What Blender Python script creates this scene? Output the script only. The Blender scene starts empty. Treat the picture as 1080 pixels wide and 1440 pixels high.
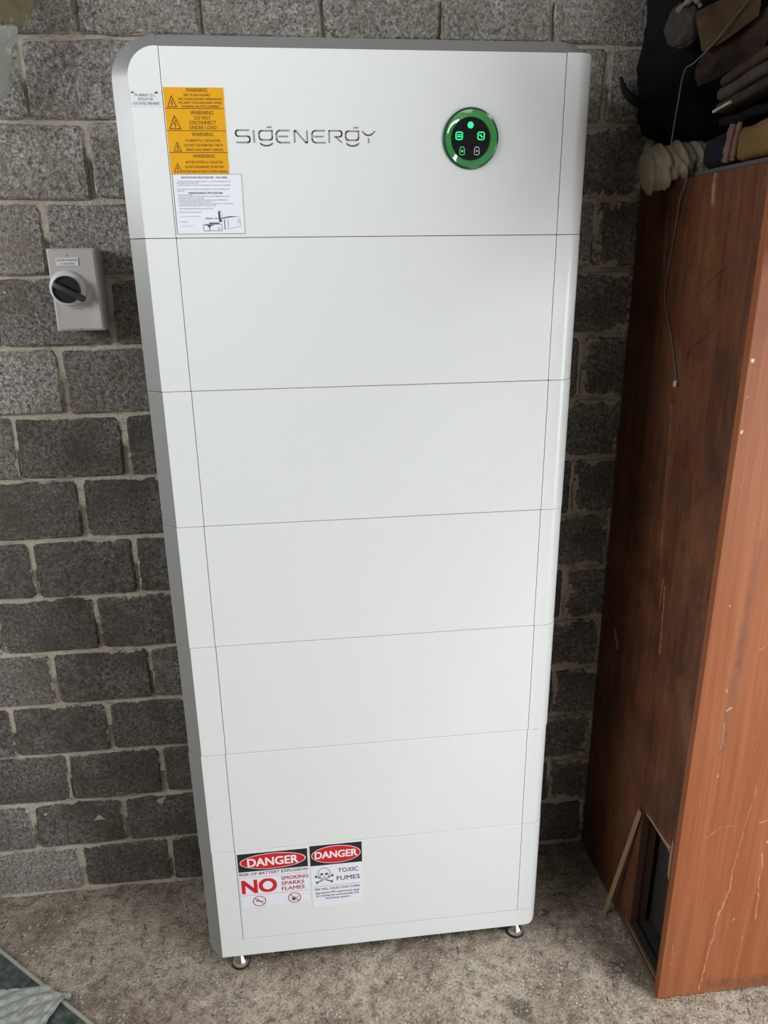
import bpy, bmesh, math, random
from mathutils import Vector, Matrix, noise
C = bpy.context.scene.collection
SC = bpy.context.scene
random.seed(7)
PI = math.pi

# ------------------------------------------------------------------ camera, light, exposure
cam_d = bpy.data.cameras.new('camera')
cam = bpy.data.objects.new('camera', cam_d); C.objects.link(cam)
cam_d.sensor_fit = 'VERTICAL'; cam_d.sensor_height = 36.0
cam_d.lens = 1052.28 / 1440.0 * 36.0
cam_d.clip_start = 0.02
R3 = Matrix(((0.9930, 0.0490, -0.1071), (-0.1171, 0.3191, -0.9405), (-0.0120, 0.9465, 0.3226)))
cam.matrix_world = Matrix.Translation((0.1990, -1.4350, 1.6845)) @ R3.to_quaternion().to_matrix().to_4x4()
SC.camera = cam

world = bpy.data.worlds.new('world'); SC.world = world; world.use_nodes = True
wb = world.node_tree.nodes['Background']
wb.inputs[0].default_value = (0.80, 0.90, 1.0, 1); wb.inputs[1].default_value = 0.25

def area(name, loc, target, sx, sy, power, col):
    d = bpy.data.lights.new(name, 'AREA'); d.shape = 'RECTANGLE'; d.size = sx; d.size_y = sy
    d.energy = power; d.color = col
    o = bpy.data.objects.new(name, d); C.objects.link(o); o.location = loc
    o.rotation_euler = (Vector(target) - Vector(loc)).to_track_quat('-Z', 'Y').to_euler()
    return o
# overcast daylight: clear roof sheet at the right front, garage door in the right wall, doorway in front, high window on the left
area('daylight_roof_sheet', (2.05, -1.45, 2.87), (2.05, -1.45, 0.0), 1.0, 1.4, 84, (.95, .985, 1.0))
area('daylight_garage_door', (3.40, -2.77, 1.06), (0.0, -2.77, 1.06), 1.7, 2.06, 142, (.94, .985, 1.0))
area('daylight_doorway', (1.75, -3.86, .90), (1.75, 0.0, .90), .76, 1.70, 12, (.94, .985, 1.0))
area('daylight_left_window', (-1.98, -1.15, 2.18), (0.0, -1.15, 2.18), 1.5, .54, 42, (.95, .985, 1.0))

SC.view_settings.view_transform = 'Standard'; SC.view_settings.look = 'None'
SC.view_settings.exposure = 0.04; SC.view_settings.gamma = 1.0; SC.view_settings.use_curve_mapping = False
SC.cycles.use_denoising = True
SC.cycles.max_bounces = 8; SC.cycles.diffuse_bounces = 5

# ------------------------------------------------------------------ object helpers
def link(name, me, mat=None, parent=None):
    if mat is not None and not me.materials:
        me.materials.append(mat)
    o = bpy.data.objects.new(name, me); C.objects.link(o)
    if parent is not None:
        o.parent = parent
        if parent.parent is None:
            o.matrix_parent_inverse = Matrix.Translation(-Vector(parent.location))
    return o
def obj(name, bm, mat=None, parent=None, smooth=False):
    me = bpy.data.meshes.new(name)
    bmesh.ops.recalc_face_normals(bm, faces=bm.faces) if len(bm.faces) else None
    bm.to_mesh(me); bm.free()
    if smooth:
        me.polygons.foreach_set('use_smooth', [True] * len(me.polygons))
        try: me.set_sharp_from_angle(angle=math.radians(40))
        except Exception: pass
    return link(name, me, mat, parent)
def tag(o, label, cat, group=None):
    o['label'] = label; o['category'] = cat
    if group: o['group'] = group
    return o
def thing(name, label, cat, loc, group=None):
    o = bpy.data.objects.new(name, None); C.objects.link(o); o.location = loc
    o.empty_display_size = 0.05
    return tag(o, label, cat, group)
def structure(o):
    o['kind'] = 'structure'; return o
def box_bm(x0, x1, y0, y1, z0, z1, bev=0.0, seg=2, bm=None):
    b = bmesh.new()
    bmesh.ops.create_cube(b, size=1.0)
    for v in b.verts:
        v.co = Vector((x0 + (v.co.x + .5) * (x1 - x0), y0 + (v.co.y + .5) * (y1 - y0), z0 + (v.co.z + .5) * (z1 - z0)))
    if bev:
        bmesh.ops.bevel(b, geom=b.edges[:], offset=bev, segments=seg, affect='EDGES', profile=0.5)
    if bm is None: return b
    me = bpy.data.meshes.new('t'); b.to_mesh(me); b.free(); bm.from_mesh(me); bpy.data.meshes.remove(me)
    return bm
def prism_bm(pts, z0, z1, bev=0.0, ztop=None, zbot=None):
    """profile in x-y extruded along z; ztop/zbot may bend the ends as a function of x"""
    bm = bmesh.new()
    n = len(pts)
    lo = [bm.verts.new((x, y, zbot(x) if zbot else z0)) for x, y in pts]
    hi = [bm.verts.new((x, y, ztop(x) if ztop else z1)) for x, y in pts]
    for i in range(n):
        bm.faces.new((lo[i], lo[(i + 1) % n], hi[(i + 1) % n], hi[i]))
    caps = [bm.faces.new(lo[::-1]), bm.faces.new(hi)]
    if bev:
        ed = set()
        for f in caps: ed.update(f.edges)
        bmesh.ops.bevel(bm, geom=list(ed), offset=bev, segments=2, affect='EDGES', profile=0.5)
    return bm
def loft_bm(rows, close_u=False):
    bm = bmesh.new()
    vr = [[bm.verts.new(p) for p in r] for r in rows]
    for a, b in zip(vr, vr[1:]):
        n = len(a)
        for i in range(n if close_u else n - 1):
            j = (i + 1) % n
            bm.faces.new((a[i], a[j], b[j], b[i]))
    return bm, vr
def lathe_bm(prof, n=32, axis='Z', c=(0, 0, 0), bm=None):
    bm = bm or bmesh.new(); c = Vector(c)
    rows = []
    for r, h in prof:
        row = []
        for i in range(n):
            a = 2 * PI * i / n
            p = Vector((r * math.cos(a), r * math.sin(a), h)) if axis == 'Z' else Vector((r * math.cos(a), -h, r * math.sin(a)))
            row.append(bm.verts.new(p + c))
        rows.append(row)
    for a, b in zip(rows, rows[1:]):
        for i in range(n):
            bm.faces.new((a[i], a[(i + 1) % n], b[(i + 1) % n], b[i]))
    if prof[0][0] > 1e-6: bm.faces.new(rows[0][::-1])
    if prof[-1][0] > 1e-6: bm.faces.new(rows[-1])
    bmesh.ops.remove_doubles(bm, verts=bm.verts, dist=1e-7)
    return bm
def catmull(pts, k=6):
    P = [Vector(p) for p in pts]; P = [P[0] * 2 - P[1]] + P + [P[-1] * 2 - P[-2]]
    out = []
    for i in range(1, len(P) - 2):
        for j in range(k):
            t = j / k; a, b, c, d = P[i - 1], P[i], P[i + 1], P[i + 2]
            out.append(0.5 * ((2 * b) + (c - a) * t + (2 * a - 5 * b + 4 * c - d) * t * t + (3 * b - a - 3 * c + d) * t ** 3))
    out.append(P[-2]); return out
def tube_bm(pts, rad, n=8, k=5, bm=None):
    bm = bm or bmesh.new()
    P = catmull(pts, k); m = len(P)
    rf = rad if callable(rad) else (lambda t: rad)
    rows = []; up = Vector((0.3, 0.5, 0.81)).normalized()
    for i, p in enumerate(P):
        t = (P[min(i + 1, m - 1)] - P[max(i - 1, 0)]).normalized()
        s = t.cross(up)
        if s.length < 1e-3: s = t.cross(Vector((1, 0, 0)))
        s.normalize(); u = s.cross(t); r = rf(i / (m - 1))
        rows.append([bm.verts.new(p + (s * math.cos(2 * PI * q / n) + u * math.sin(2 * PI * q / n)) * r) for q in range(n)])
    for a, b in zip(rows, rows[1:]):
        for i in range(n): bm.faces.new((a[i], a[(i + 1) % n], b[(i + 1) % n], b[i]))
    bm.faces.new(rows[0][::-1]); bm.faces.new(rows[-1])
    return bm
def fbm(p, f, o=4, seed=0):
    return noise.fractal(Vector(p) * f + Vector((seed * 7.3, seed * 3.1, seed * 5.7)), 1.0, 2.0, o)

# ------------------------------------------------------------------ node helpers
class NT:
    def __init__(s, name):
        s.m = bpy.data.materials.new(name); s.m.use_nodes = True
        s.t = s.m.node_tree; s.b = s.t.nodes['Principled BSDF']
    def n(s, typ, **k):
        nd = s.t.nodes.new('ShaderNode' + typ)
        for a, v in k.items(): setattr(nd, a, v)
        return nd
    def set(s, sock, v):
        if hasattr(v, 'node') or isinstance(v, bpy.types.NodeSocket): s.t.links.new(v, sock)
        elif isinstance(v, (tuple, list)) and len(v) == 3 and sock.type == 'RGBA': sock.default_value = (*v, 1)
        else: sock.default_value = v
    def math(s, op, a, b=None, c=None, clamp=False):
        nd = s.n('Math', operation=op); nd.use_clamp = clamp
        s.set(nd.inputs[0], a)
        if b is not None: s.set(nd.inputs[1], b)
        if c is not None: s.set(nd.inputs[2], c)
        return nd.outputs[0]
    def vec(s, op, a, b=None):
        nd = s.n('VectorMath', operation=op); s.set(nd.inputs[0], a)
        if b is not None:
            s.set(nd.inputs[3 if op == 'SCALE' else 1], b)
        return nd.outputs['Value'] if op in ('LENGTH', 'DOT_PRODUCT', 'DISTANCE') else nd.outputs[0]
    def noise(s, vec, scale, detail=3, rough=.55, dist=0.0, out='Fac'):
        nd = s.n('TexNoise'); s.set(nd.inputs['Vector'], vec); nd.inputs['Scale'].default_value = scale
        nd.inputs['Detail'].default_value = detail; nd.inputs['Roughness'].default_value = rough
        nd.inputs['Distortion'].default_value = dist
        return nd.outputs[out]
    def voro(s, vec, scale, feature='F1', rand=1.0):
        nd = s.n('TexVoronoi', feature=feature); s.set(nd.inputs['Vector'], vec); nd.inputs['Scale'].default_value = scale
        nd.inputs['Randomness'].default_value = rand
        return nd.outputs['Distance']
    def ramp(s, fac, stops, interp='LINEAR'):
        nd = s.n('ValToRGB'); cr = nd.color_ramp; cr.interpolation = interp
        while len(cr.elements) < len(stops): cr.elements.new(0.5)
        for e, (p, c) in zip(cr.elements, stops):
            e.position = p; e.color = (c, c, c, 1) if isinstance(c, (int, float)) else (*c, 1)
        s.set(nd.inputs[0], fac); return nd.outputs[0]
    def mix(s, fac, a, b, blend='MIX'):
        nd = s.n('MixRGB', blend_type=blend); s.set(nd.inputs[0], fac); s.set(nd.inputs[1], a); s.set(nd.inputs[2], b)
        return nd.outputs[0]
    def obj(s): return s.n('TexCoord').outputs['Object']
    def mapping(s, vec, scale=(1, 1, 1), loc=(0, 0, 0)):
        nd = s.n('Mapping'); s.set(nd.inputs['Vector'], vec); nd.inputs['Scale'].default_value = scale; nd.inputs['Location'].default_value = loc
        return nd.outputs[0]
    def xyz(s, v):
        nd = s.n('SeparateXYZ'); s.set(nd.inputs[0], v); return nd.outputs
    def bump(s, h, dist, strength=1.0):
        nd = s.n('Bump'); s.set(nd.inputs['Height'], h); nd.inputs['Distance'].default_value = dist; nd.inputs['Strength'].default_value = strength
        s.t.links.new(nd.outputs[0], s.b.inputs['Normal'])
    def seg(s, P, a, b, w, soft=0.6):
        """1 on a line from a to b of half width w, 0 away from it"""
        a = Vector(a); b = Vector(b); ba = b - a
        pa = s.vec('SUBTRACT', P, tuple(a))
        h = s.math('DIVIDE', s.vec('DOT_PRODUCT', pa, tuple(ba)), ba.dot(ba), clamp=True)
        near = s.n('VectorMath', operation='SCALE'); near.inputs[0].default_value = ba; s.set(near.inputs[3], h)
        d = s.vec('DISTANCE', pa, near.outputs[0])
        return s.ramp(s.math('DIVIDE', d, w * 2), [(0.0, 1.0), (0.5 * soft, 1.0), (0.5 + .5 * (1 - soft), 0.0)])
    def done(s, col=None, rough=None, metal=None, **k):
        if col is not None: s.set(s.b.inputs['Base Color'], col)
        if rough is not None: s.set(s.b.inputs['Roughness'], rough)
        if metal is not None: s.set(s.b.inputs['Metallic'], metal)
        for a, v in k.items(): s.set(s.b.inputs[a.replace('_', ' ')], v)
        return s.m
def plain(name, col, rough=.5, metal=0.0, **k):
    return NT(name).done(col, rough, metal, **k)

# ------------------------------------------------------------------ materials
MORTAR = (0.40, 0.335, 0.265)
def block_material(name, smear_lo, smear_hi, smear_max, tone=1.0, brown=(.20, .160, .125), bfac=.55):
    s = NT(name); P0 = s.obj()
    info = s.n('ObjectInfo'); rnd = info.outputs['Random']
    off = s.vec('SCALE', (37.0, 17.0, 53.0), 1.0)
    nd = s.n('VectorMath', operation='SCALE'); nd.inputs[0].default_value = (37.0, 17.0, 53.0); s.set(nd.inputs[3], rnd)
    P = s.vec('ADD', P0, nd.outputs[0])
    g1 = s.noise(P, 215, 3, .68); g2 = s.noise(P, 105, 3, .65); g3 = s.noise(P, 9, 3, .6); g4 = s.noise(P, 30, 4, .65)
    grit = s.math('ADD', s.math('MULTIPLY', g1, .55), s.math('MULTIPLY', g2, .45))
    col = s.ramp(grit, [(.36, (.045, .041, .037)), (.44, (.165, .154, .142)), (.53, (.34, .322, .297)), (.66, (.66, .63, .585))])
    col = s.mix(s.ramp(g3, [(.35, 0.0), (.7, bfac)]), col, brown)
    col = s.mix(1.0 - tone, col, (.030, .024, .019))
    val = s.math('ADD', s.math('MULTIPLY', rnd, .34), .90)
    val = s.math('MULTIPLY', val, s.math('ADD', s.math('MULTIPLY', g4, .6), .7))
    col = s.mix(1.0, col, s.n('CombineXYZ').outputs[0], 'MULTIPLY') if False else s.mix(s.math('SUBTRACT', 1.0, s.math('MINIMUM', val, 1.0)), col, (.02, .018, .016))
    x, y, z = s.xyz(P0)
    dx = s.math('SUBTRACT', .115, s.math('ABSOLUTE', x)); dz = s.math('SUBTRACT', .070, s.math('ABSOLUTE', z))
    e = s.math('MINIMUM', dx, dz)
    wob = s.math('ADD', s.math('MULTIPLY', s.noise(P, 62, 4, .75), .55), s.math('MULTIPLY', s.noise(P, 14, 2, .5), .45))
    lim = s.math('MINIMUM', s.math('MULTIPLY', s.math('SUBTRACT', wob, smear_lo), smear_hi), smear_max)
    m = s.math('MULTIPLY', s.math('SUBTRACT', lim, e), 900.0, clamp=True)
    mcol = s.mix(g2, (.38, .325, .26), (.57, .50, .42))
    col = s.mix(m, col, mcol)
    pit = s.ramp(s.noise(P, 60, 2, .5), [(.30, 0.0), (.36, 1.0)])
    h = s.math('ADD', s.math('ADD', s.math('MULTIPLY', grit, 1.0), s.math('MULTIPLY', m, .25)), s.math('MULTIPLY', pit, .18))
    s.bump(h, .006, .9)
    return s.done(col, .93, Specular_IOR_Level=.25)
M_block = block_material('concrete_block', .50, .050, .011)
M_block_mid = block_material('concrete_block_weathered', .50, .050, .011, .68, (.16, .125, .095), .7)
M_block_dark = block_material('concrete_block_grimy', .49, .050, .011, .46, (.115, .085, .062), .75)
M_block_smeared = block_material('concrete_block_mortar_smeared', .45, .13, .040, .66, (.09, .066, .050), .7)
def mortar_material():
    s = NT('mortar'); P = s.obj()
    a = s.noise(P, 130, 3, .6); b = s.noise(P, 9, 3, .6)
    col = s.mix(a, (.46, .395, .32), (.64, .57, .48)); col = s.mix(s.ramp(b, [(.4, 0), (.7, .4)]), col, (.30, .235, .175))
    e1 = s.noise(s.mapping(P, (.35, 1, 1)), 75, 4, .7); col = s.mix(s.ramp(e1, [(.34, .60), (.46, 0.0)]), col, (.15, .115, .088))
    s.bump(s.math('ADD', s.noise(P, 160, 4, .6), s.math('MULTIPLY', e1, 1.2)), .005, .9)
    return s.done(col, .95, Specular_IOR_Level=.2)
M_mortar = mortar_material()
def floor_material():
    s = NT('rough_concrete_floor'); P = s.obj()
    a = s.noise(P, 5, 5, .62, .4); b = s.noise(P, 34, 5, .68); c = s.noise(P, 170, 3, .65); d = s.noise(P, 14, 4, .6)
    col = s.ramp(a, [(.32, (.215,.163,.125)), (.50, (.385,.315,.25)), (.68, (.50,.425,.345))])
    col = s.mix(s.ramp(b, [(.34, .75), (.52, 0.0)]), col, (.11, .082, .066))
    col = s.mix(s.ramp(b, [(.56, 0.0), (.72, .65)]), col, (.63,.56,.47))
    col = s.mix(s.ramp(c, [(.34, .75), (.48, 0.0)]), col, (.085, .065, .05))
    col = s.mix(s.ramp(c, [(.58, 0.0), (.72, .55)]), col, (.55, .50, .43))
    # brownish tone to the left, an old round oil stain in front of the unit's right foot
    x, y, z = s.xyz(P)
    left = s.ramp(s.math('ADD', s.math('MULTIPLY', x, -1.0), s.math('MULTIPLY', d, .5)), [(.25, 0.0), (.80, .10)])
    col = s.mix(left, col, (.26,.195,.15))
    st = s.math('ADD', s.vec('DISTANCE', P, (.655, -.185, 0.0)), s.math('MULTIPLY', s.math('SUBTRACT', b, .5), .05))
    col = s.mix(s.ramp(st, [(.018, .65), (.030, 0.0)]), col, (.07, .065, .055))
    vor = s.voro(s.vec('ADD', P, s.vec('SCALE', s.noise(P, 60, 3, .6, out='Color'), .012)), 95)
    chip = s.ramp(s.math('ADD', vor, s.math('MULTIPLY', s.math('SUBTRACT', s.noise(P, 20, 3, .6), .5), 1.3)), [(.16, 1.0), (.24, 0.0)])
    col = s.mix(s.math('MULTIPLY', chip, .55), col, (.68, .62, .54))
    pitm = s.ramp(s.noise(s.mapping(P, (1.3, .8, 1)), 42, 3, .6, .6), [(.315, 1.0), (.35, 0.0)])
    col = s.mix(s.math('MULTIPLY', pitm, .7), col, (.10, .075, .06))
    h = s.math('ADD', s.math('ADD', s.math('MULTIPLY', b, .35), s.math('MULTIPLY', c, .45)), s.math('SUBTRACT', s.math('MULTIPLY', chip, .20), s.math('MULTIPLY', pitm, .35)))
    s.bump(h, .008, 1.0)
    return s.done(col, .92, Specular_IOR_Level=.25)
M_floor = floor_material()
M_plaster = plain('painted_wall', (.16, .15, .137), .9)
M_ceiling = plain('ceiling_board', (.17, .16, .145), .9)

def coat(name, col, rough, metal=0.0, cw=.0):
    s = NT(name); P = s.obj()
    s.bump(s.noise(P, 900, 2, .5), .0002, .35)
    return s.done(col, rough, metal, Coat_Weight=cw, Coat_Roughness=.25)
M_white = coat('white_powder_coat', (.74, .762, .758), .32, 0, .0)
M_bevel = coat('pale_silver_paint', (.34, .34, .33), .36, .22)
M_bevel_top = coat("brushed_silver_paint", (.36, .36, .36), .40, .36)
M_body = plain('grey_sheet_metal', (.34, .34, .33), .6)
M_chrome = plain('chrome', (.86, .86, .85), .12, 1.0)
M_rubber = plain('black_rubber', (.012, .012, .012), .7)
M_ink = plain('label_ink', (.055, .06, .07), .6)
M_ink_soft = plain('grey_label_ink', (.20, .21, .23), .6)
M_ink_amber = plain('ink_on_amber_label', (.115, .060, .010), .6)
M_amber = plain('amber_label_vinyl', (.74, .355, .006), .42)
M_lwhite = plain('white_label_vinyl', (.78, .80, .86), .40)
M_lblack = plain('black_label_print', (.018, .018, .020), .4)
M_lred = plain('red_label_print', (.62, .012, .022), .4)
M_lpink = plain('dark_red_label_print', (.42, .045, .06), .45)
M_lwtext = plain('white_label_print', (.88, .85, .86), .4)
M_logo = plain('grey_logo_print', (.26, .275, .29), .4, 0.0)
M_edgeplate = plain('engraved_plate_white', (.72, .73, .76), .35)
M_glass_black = plain('black_glossy_display', (.006, .006, .007), .09)
def ring_material():
    s = NT('green_lit_acrylic'); P = s.obj()
    v = s.noise(P, 40, 2, .5)
    col = s.mix(v, (.020, .155, .045), (.075, .27, .085))
    return s.done(col, .06, 0.0, Coat_Weight=.6, Coat_Roughness=.03, Emission_Color=(.03, .30, .06, 1), Emission_Strength=.16)
M_ring = ring_material()
M_ring_edge = plain('dark_green_acrylic_edge', (.012, .06, .028), .15)
def led(name, col, st): return plain(name, col, .4, Emission_Color=(*col, 1), Emission_Strength=st)
M_led = led('green_led', (.02, .70, .24), .95); M_led_dim = led('dim_green_led', (.05, .42, .14), .55); M_led_white = led('white_led', (.40, .40, .45), .25)
M_switch = plain('light_grey_plastic', (.50, .465, .445), .42)
M_switch_dark = plain('grey_plastic_base', (.36, .345, .33), .5)
M_collar = plain('pale_grey_plastic', (.68, .68, .68), .38)
M_knob = plain('black_plastic', (.010, .010, .011), .40)
M_handle = plain('charcoal_plastic', (.030, .032, .037), .42)

def wood_side():
    s = NT('worn_dark_mahogany_ply'); P = s.obj()
    Pg = s.mapping(P, (1, 14, 1.3)); Pg2 = s.mapping(P, (1, 60, 3.0))
    a = s.noise(Pg, 3.0, 5, .6, .5); b = s.noise(Pg2, 5, 4, .6); c = s.noise(P, 5, 5, .65, .6); d = s.noise(P, 26, 5, .7)
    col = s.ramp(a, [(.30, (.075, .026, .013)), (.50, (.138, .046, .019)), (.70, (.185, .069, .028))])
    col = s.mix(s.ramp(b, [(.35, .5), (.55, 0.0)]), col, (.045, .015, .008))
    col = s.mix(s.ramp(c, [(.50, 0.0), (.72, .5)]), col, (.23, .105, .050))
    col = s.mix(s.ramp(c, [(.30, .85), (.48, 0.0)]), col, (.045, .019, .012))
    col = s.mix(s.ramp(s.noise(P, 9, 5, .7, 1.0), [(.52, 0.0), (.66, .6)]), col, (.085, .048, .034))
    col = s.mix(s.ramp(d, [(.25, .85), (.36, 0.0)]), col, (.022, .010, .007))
    brk = s.ramp(s.noise(P, 60, 3, .6), [(.36, .25), (.60, 1.0)])
    w = s.n('VectorMath', operation='SCALE'); s.set(w.inputs[0], s.noise(P, 22, 3, .6, out='Color')); w.inputs[3].default_value = .014
    Q = s.vec('ADD', P, w.outputs[0]); Q = s.vec('MULTIPLY', Q, (0, 1, 1)); o = .007
    for (a_, b_, wd, cc, f) in [((.000, .985), (-.012, .825), .0020, (.42, .25, .14), .8), ((.167, 1.765), (.160, 1.66), .0035, (.30, .18, .11), .55),
            ((-.003, 1.825), (-.008, 1.775), .0055, (.40, .29, .19), .7), ((.06, 1.38), (.035, 1.05), .006, (.26, .12, .055), .55), ((.012, 1.0), (.012, .93), .0016, (.42, .24, .12), .8),
            ((-.01, 1.62), (-.085, 1.66), .0025, (.018, .008, .006), .8), ((.035, 1.48), (-.06, 1.545), .0025, (.018, .008, .006), .6),
            ((-.12, .80), (-.175, .70), .020, (.30, .155, .07), .35), ((-.02, 1.70), (-.03, 1.60), .022, (.24, .13, .035), .35)]:
        m = s.seg(Q, (0, a_[0] + o, a_[1] + o), (0, b_[0] + o, b_[1] + o), wd, .35)
        col = s.mix(s.math('MULTIPLY', m, s.math('MULTIPLY', brk, f)), col, cc)
    s.bump(s.math('ADD', b, d), .0012, .5)
    return s.done(col, .55, Specular_IOR_Level=.35)
def wood_front():
    s = NT('varnished_red_brown_panel'); P = s.obj()
    Pg = s.mapping(P, (26, 1, 1.0)); a = s.noise(Pg, 2.2, 5, .6, .4)
    Pf = s.mapping(P, (150, 1, 3.0)); f = s.noise(Pf, 2.0, 3, .6)
    c = s.noise(P, 3.2, 4, .6, .5); d = s.noise(P, 30, 5, .7)
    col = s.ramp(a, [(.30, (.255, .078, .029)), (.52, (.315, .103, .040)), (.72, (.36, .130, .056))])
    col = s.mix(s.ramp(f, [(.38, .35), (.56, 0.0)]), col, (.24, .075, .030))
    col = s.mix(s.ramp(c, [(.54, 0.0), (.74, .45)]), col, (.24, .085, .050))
    w = s.n('VectorMath', operation='SCALE'); s.set(w.inputs[0], s.noise(P, 24, 3, .6, out='Color')); w.inputs[3].default_value = .016
    Q = s.vec('ADD', P, w.outputs[0]); Q = s.vec('MULTIPLY', Q, (1, 0, 1)); o = .008
    pale = (.58, .32, .20)
    brk = s.ramp(s.noise(P, 70, 3, .6), [(.36, .25), (.60, 1.0)])
    for (a_, b_, wd, cc, fa) in [((1.138, .60), (1.114, .367), .0012, pale, .5), ((1.114, .367), (1.117, .322), .0016, pale, .8), ((1.117, .322), (1.097, .222), .0016, pale, .85),
            ((1.097, .222), (1.082, .015), .0015, pale, .75), ((1.182, .413), (1.193, .22), .0013, pale, .8), ((1.069, .497), (1.040, .472), .0012, pale, .65),
            ((1.100, .50), (1.075, .497), .0010, pale, .4), ((1.051, .983), (1.045, .70), .010, (.19, .085, .055), .75), ((1.053, 1.16), (1.049, .90), .006, (.17, .07, .045), .6),
            ((1.050, .802), (1.042, .798), .0022, (.75, .6, .5), .9), ((1.110, .030), (1.25, .022), .016, (.12, .060, .040), .75), ((1.19, .505), (1.16, .50), .0015, pale, .7),
            ((.986, 1.508), (.986, 1.506), .0025, (.85, .75, .65), .9), ((.984, 1.382), (.984, 1.38), .0022, (.85, .75, .65), .9), ((1.04, .77), (1.04, .70), .0012, pale, .6),
            ((1.12, .95), (1.09, .93), .0012, pale, .5), ((1.06, 1.30), (1.09, 1.26), .0010, pale, .5), ((.999, .17), (1.005, .13), .0012, pale, .5)]:
        m = s.seg(Q, (a_[0] + o, 0, a_[1] + o), (b_[0] + o, 0, b_[1] + o), wd, .35)
        col = s.mix(s.math('MULTIPLY', m, s.math('MULTIPLY', brk, fa * 1.0)), col, cc)
    col = s.mix(s.ramp(s.noise(s.mapping(P, (2.2, 1, 1)), 46, 2, .5), [(.755, 0.0), (.775, .7)]), col, (.66, .45, .34))
    col = s.mix(s.ramp(d, [(.24, .6), (.32, 0.0)]), col, (.16, .06, .035))
    s.bump(f, .0004, .4)
    return s.done(col, .52, Specular_IOR_Level=.26)
M_side = wood_side(); M_front = wood_front()
def raw_wood(name, c0, c1):
    s = NT(name); P = s.obj(); a = s.noise(s.mapping(P, (18, 18, 2)), 9, 4, .6)
    return s.done(s.mix(a, c0, c1), .75)
M_lath = raw_wood('raw_timber', (.20, .12, .065), (.40, .26, .15))
M_rail = raw_wood('grubby_timber', (.07, .04, .022), (.20, .125, .07))
M_darkwood = raw_wood('dark_stained_timber', (.035, .016, .010), (.10, .045, .026))
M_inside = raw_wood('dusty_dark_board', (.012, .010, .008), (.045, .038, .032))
def cloth(name, c0, c1, weave=600, rough=.95):
    s = NT(name); P = s.obj(); a = s.noise(P, 14, 4, .65); b = s.noise(P, weave, 2, .6)
    col = s.mix(s.ramp(a, [(.3, 0), (.7, 1)]), c0, c1)
    s.bump(b, .002, .5)
    return s.done(col, rough, Specular_IOR_Level=.15)
M_cream = cloth('cream_canvas', (.34, .285, .215), (.52, .45, .345))
M_rim = cloth('pale_grey_fleece', (.12, .10, .088), (.24, .21, .185), 300)
M_black = cloth('black_cloth', (.004, .004, .005), (.010, .009, .010))
M_fluff = cloth('grey_brown_fleece', (.030, .022, .018), (.085, .070, .060), 260)
M_canvas = cloth('brown_canvas', (.075, .046, .024), (.115, .074, .040))
M_rug = cloth('brown_carpet', (.028, .018, .014), (.070, .045, .034), 350)
M_rug2 = cloth('grey_brown_carpet', (.040, .030, .026), (.085, .066, .055), 350)
M_tan = cloth('ochre_blanket', (.12, .070, .026), (.20, .118, .044))
M_hem = cloth('dusty_pink_trim', (.12, .060, .050), (.22, .125, .105))
M_slip = cloth('dark_navy_cloth', (.006, .006, .010), (.016, .016, .024))
M_greyboard = plain('grey_board', (.075, .065, .065), .8)
M_strap = plain('dark_rubber_strap', (.004, .0035, .0035), .8)
M_cord = cloth('grey_cord', (.11, .098, .095), (.19, .17, .165), 900)
M_bead = plain('off_white_plastic', (.40, .34, .31), .5)
def stone():
    s = NT('dark_green_grey_laminate'); P = s.obj(); a = s.noise(P, 38, 5, .7, .5); b = s.noise(P, 8, 3, .6)
    col = s.ramp(a, [(.33, (.028, .038, .034)), (.52, (.080, .100, .092)), (.70, (.22, .255, .24))])
    col = s.mix(s.ramp(b, [(.4, 0), (.65, .5)]), col, (.055, .075, .070))
    return s.done(col, .38)
M_stone = stone()
M_edging = plain('pale_edging', (.40, .37, .32), .6)
def film(name, col, alpha, tr):
    s = NT(name); P = s.obj()
    s.bump(s.noise(P, 60, 4, .6, .8), .004, .8)
    return s.done(col, .32, Alpha=alpha, Transmission_Weight=tr)
M_film = film('cloudy_plastic_film', (.40, .42, .385), .93, .0)
M_film_wall = film('grey_green_plastic_film', (.25, .255, .225), .86, .0)
M_film_olive = film('olive_plastic_film', (.115, .095, .050), .97, .0)
M_grit = cloth('grit', (.30, .25, .20), (.55, .5, .43))
M_straw = plain('dry_straw', (.42, .32, .18), .8)

# ------------------------------------------------------------------ the room
WY = 0.315                                             # face of the block wall
PITCH, COURSE = .24, .15
def mortar_bm():
    x0, x1, z0, z1 = -1.35, 1.75, -.03, 2.90; st = .011
    nx, nz = int((x1 - x0) / st), int((z1 - z0) / st)
    bm = bmesh.new(); rows = []
    for j in range(nz + 1):
        z = z0 + (z1 - z0) * j / nz; row = []
        for i in range(nx + 1):
            x = x0 + (x1 - x0) * i / nx
            d = .0072 + .0032 * fbm((x, 0, z), 16, 3) + .0016 * fbm((x, 0, z), 70, 2, 3)
            # struck joint: leans back towards its top
            ph = ((z - .002) / COURSE) % 1.0; ph = ph - 1 if ph > .5 else ph
            d += max(-.004, min(.004, ph * COURSE * .75))
            row.append(bm.verts.new((x, WY + d, z)))
        rows.append(row)
    for a, b in zip(rows, rows[1:]):
        for i in range(nx): bm.faces.new((a[i], a[i + 1], b[i + 1], b[i]))
    return bm
wall = structure(obj('wall_back', mortar_bm(), M_mortar, smooth=True))
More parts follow.
